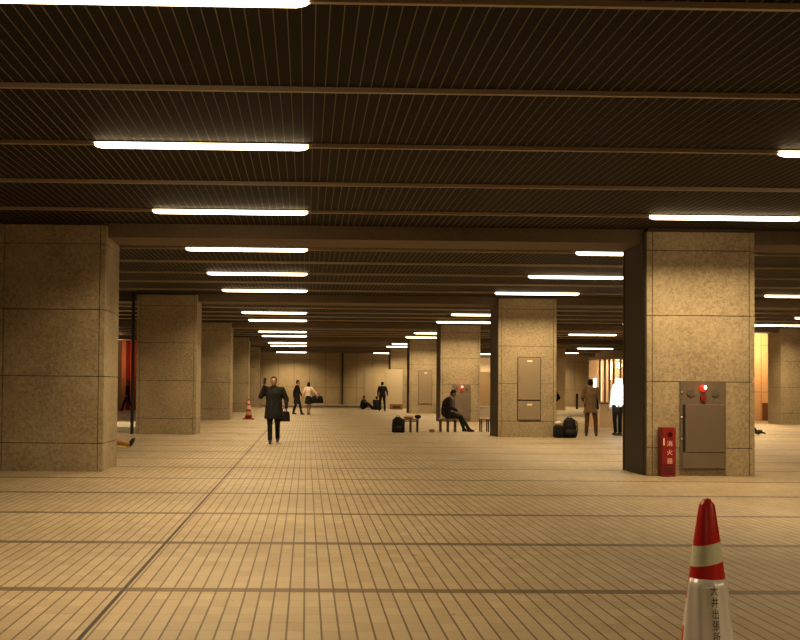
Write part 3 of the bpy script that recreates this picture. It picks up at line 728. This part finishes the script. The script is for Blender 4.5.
# orange hangings
cols = [(.75, .30, .12), (.35, .03, .02), (.7, .12, .04), (.4, .05, .02), (.75, .35, .15), (.5, .06, .03)]
for i, (xa, xb, c) in enumerate(((121.2, 125.5, 0), (126, 129.3, 1), (129.8, 133.2, 2), (133.8, 137, 3))):
    A = at(xa, 400, 62.4); B_ = at(xb, 400, 62.4); b = bmesh.new(); n = 12
    pts = [Vector((A.x + (B_.x - A.x) * k / n, 62.4 + .05 * math.sin(k * 2.1), 0)) for k in range(n + 1)]
    lo = [b.verts.new(p + Vector((0, 0, .01))) for p in pts]; hi = [b.verts.new(p + Vector((0, 0, HC - 0.02))) for p in pts]
    for k in range(n): b.faces.new((lo[k], lo[k+1], hi[k+1], hi[k]))
    cc = cols[c]; o = link_mesh('hanging_cloth', b, mat('hanging_%d' % c, cc, .8, emit=cc, strength=.02), None, True)  # cloth emits a little of its own colour in place of backlight
    s = o.modifiers.new('s', 'SOLIDIFY'); s.thickness = .02
    tag(o, ['pale orange backlit hanging cloth, leftmost in the gap between the left columns', 'dark red hanging cloth between two orange ones in the left gap',
            'bright orange-red hanging cloth in the left gap, right of the dark red one', 'dark brown-red hanging cloth beside the thin black post'][i], 'hanging cloth', 'hanging cloths in the left gap')
lamp('left_gap_lamp', (-10.5, 60.0, 3.6), 70, (1, .5, .25), .3)  # unseen fill light added to brighten the orange hangings
# pale board leaning before the fifth right column, and brown box
b = bmesh.new(); bev_box(b, (5.40, CZ[4] - .09, 0), (6.55, CZ[4] - .02, 2.66), .008, 1); o = link_mesh('pale_board', b, mat('pale_board', (.46, .37, .24), .6))
tag(o, 'tall pale board standing against the farthest right column', 'board')
bp = fl(396, 409.4)
t = thing('cardboard_box', 'low brown box on the floor in front of the tall pale board', 'box', bp)
b = bmesh.new(); bev_box(b, (-.40, -.25, 0), (.40, .25, .36), .01, 1); link_mesh('body', b, mat('cardboard', (.22, .11, .045), .8), t)
b = bmesh.new(); add_box(b, (-.25, -.262, .08), (.25, -.25, .24)); link_mesh('opening', b, mat('cardboard_dark', (.07, .03, .015), .9), t)
# flush pale door in the back wall and dark downpipe
A = at(364, 390, Y1); B_ = at(376, 390, Y1)
b = bmesh.new(); bev_box(b, (A.x, Y1 - .05, 0), (B_.x, Y1, 3.0), .01, 1); o = struct('door_1', b, mat('pale_door', (.42, .33, .2), .6))
A = at(481, 390, Y1); b = bmesh.new(); bev_box(b, (A.x - .5, Y1 - .05, 2.75), (A.x + 1.6, Y1, 3.9), .01, 1)
struct('window_1', b, mat('lit_far_window', (.8, .6, .35), .5, emit=(1, .62, .28), strength=.16))
b = bmesh.new(); bev_box(b, (A.x - .5, Y1 - .05, 0), (A.x + 1.6, Y1, 2.65), .01, 1); struct('door_3', b, mat('far_door', (.34, .22, .11), .5))
b = bmesh.new(); A = at(342.5, 390, Y1 - .08); add_tube(b, [(A.x, Y1 - .09, 0), (A.x, Y1 - .09, HC)], .07, 8); o = link_mesh('downpipe', b, M_JOINT)
tag(o, 'dark vertical pipe running up the middle of the back wall', 'pipe')
A = fl(577, 409.2); b = bmesh.new(); add_tube(b, [(A.x, A.y, 0), (A.x, A.y, 1.1)], .09, 10); o = link_mesh('bollard', b, M_DARK)
tag(o, 'thin dark bollard before the distant wall right of the pale pier', 'bollard')
A = at(766, 424, 51.4); b = bmesh.new(); bev_box(b, (A.x - .14, 51.44, .0), (A.x + .14, 51.5, .85), .005, 1); struct('door_2', b, mat('small_brown_door', (.12, .05, .02), .6))
# glass booth, then the added glowing panel
t = thing('glass_booth', 'glass-fronted booth with upright bars and a pale lower wall, beside the tan coated person', 'booth', (0, 0, 0))
BY = 40.0
gx = lambda px: at(px, 400, BY).x
def bar(px, w, m, z0, z1, name): 
    b = bmesh.new(); add_box(b, (gx(px) - w/2, BY - .045, z0), (gx(px) + w/2, BY + .04, z1)); return link_mesh(name, b, m, t)
XA, XB = gx(599.5), gx(650)
FR = mat('booth_frame', (.26, .17, .09), .5, .1)
for px in (599.8, 604.8, 609.3, 613.5, 620.5, 626, 632): bar(px, .06, FR, .9, 2.55, 'mullion')
b = bmesh.new(); add_box(b, (XA, BY - .05, 2.55), (XB, BY + 1.6, 2.65)); link_mesh('header', b, FR, t)
b = bmesh.new(); add_box(b, (XA, BY - .02, .02), (XB, BY + .02, .88)); link_mesh('lower_panel', b, mat('booth_lower', (.72, .56, .38), .5), t)
b = bmesh.new(); add_box(b, (XA, BY - .035, .88), (XB, BY + .035, .95)); link_mesh('rail', b, FR, t)
gl = mat('booth_glass', (.95, .95, .95), .05); gl.node_tree.nodes['Principled BSDF'].inputs['Transmission Weight'].default_value = 1.0; gl.node_tree.nodes['Principled BSDF'].inputs['IOR'].default_value = 1.1
b = bmesh.new(); add_box(b, (XA, BY - .004, .95), (XB, BY + .004, 2.55)); link_mesh('glass', b, gl, t)
b = bmesh.new(); add_box(b, (XA, BY + 1.5, 0), (XB, BY + 1.55, 2.55)); link_mesh('rear_wall', b, mat('booth_rear', (.6, .42, .25), .7), t)
def glow(px0, px1, z0, z1, s, c=(1, .85, .65)):
    b = bmesh.new(); add_box(b, (gx(px0), BY + .9, z0), (gx(px1), BY + .98, z1)); link_mesh('lit_strip', b, mat('booth_lit_%g' % s, (1, 1, 1), .5, emit=c, strength=s), t)
glow(600.6, 602.6, .95, 1.85, 5); glow(606.8, 608.4, .98, 2.5, 1.2, (1, .7, .35)); glow(617.5, 618.8, 1.8, 2.5, 1.6, (1, .8, .5))
px_ = fl(618, 435); PY = px_.y - .38; P0, P1 = at(613.2, 404.5, PY), at(623.6, 380, PY)
t = thing('light_panel', 'glowing white upright panel on a thin stand before the person in black trousers', 'light panel', (0, 0, 0))  # panel added for the white glare over the person's upper body
b = bmesh.new(); bev_box(b, (P0.x, PY - .04, P0.z), (P1.x, PY + .04, P1.z - .14), .05, 4); bev_box(b, (P0.x + .07, PY - .038, P1.z - .2), (P1.x - .05, PY + .038, P1.z + .04), .05, 4)
link_mesh('lit_face', b, mat('glowing_panel', (1, 1, 1), .5, emit=(1, .93, .82), strength=9), t)
b = bmesh.new(); add_box(b, ((P0.x + P1.x)/2 - .015, PY - .015, .02), ((P0.x + P1.x)/2 + .015, PY + .015, P0.z)); link_mesh('stand', b, M_DARK, t)
b = bmesh.new(); bev_box(b, ((P0.x + P1.x)/2 - .14, PY - .1, 0), ((P0.x + P1.x)/2 + .14, PY + .1, .025), .005, 1); link_mesh('foot_plate', b, M_DARK, t)
lamp('booth_lamp', ((XA + XB) / 2, BY + .7, 2.35), 45, (1, .75, .45), .1)  # unseen point light added to brighten the inside of the booth
# pigeon
pg = fl(758.6, 435.6)
b = bmesh.new(); add_ell(b, (0, 0, .12), (.13, .065, .07), Matrix.Rotation(-.25, 3, 'Y')); chain(b, [(-.08, 0, .15), (-.12, 0, .23)], [.04, .03]); add_ell(b, (-.13, 0, .245), (.034, .03, .03))
capsule(b, (-.15, 0, .245), (-.185, 0, .238), .01, .004); capsule(b, (.08, 0, .10), (.21, 0, .085), .035, .022)
for s in (-1, 1): capsule(b, (0, s*.03, .08), (0, s*.03, .008), .009, .008); capsule(b, (0, s*.03, .008), (-.04, s*.03, .008), .007, .006)
o = remeshed('pigeon', b, mat('pigeon_feather', (.02, .018, .016), .6), .006, None, 2); o.location = pg; tag(o, 'small dark pigeon on the floor just right of the bright column', 'bird')
# bottle
bq = fl(176.3, 434); b = bmesh.new(); n = 14
add_rings(b, [[Vector((r*math.cos(2*PI*k/n), r*math.sin(2*PI*k/n), z)) for k in range(n)] for z, r in ((0, .035), (.01, .04), (.14, .04), (.18, .016), (.22, .016))])
o = link_mesh('bottle', b, M_DARK, None, True, bq + Vector((0, -.16, 0))); tag(o, 'small dark bottle at the foot of the second left column', 'bottle')
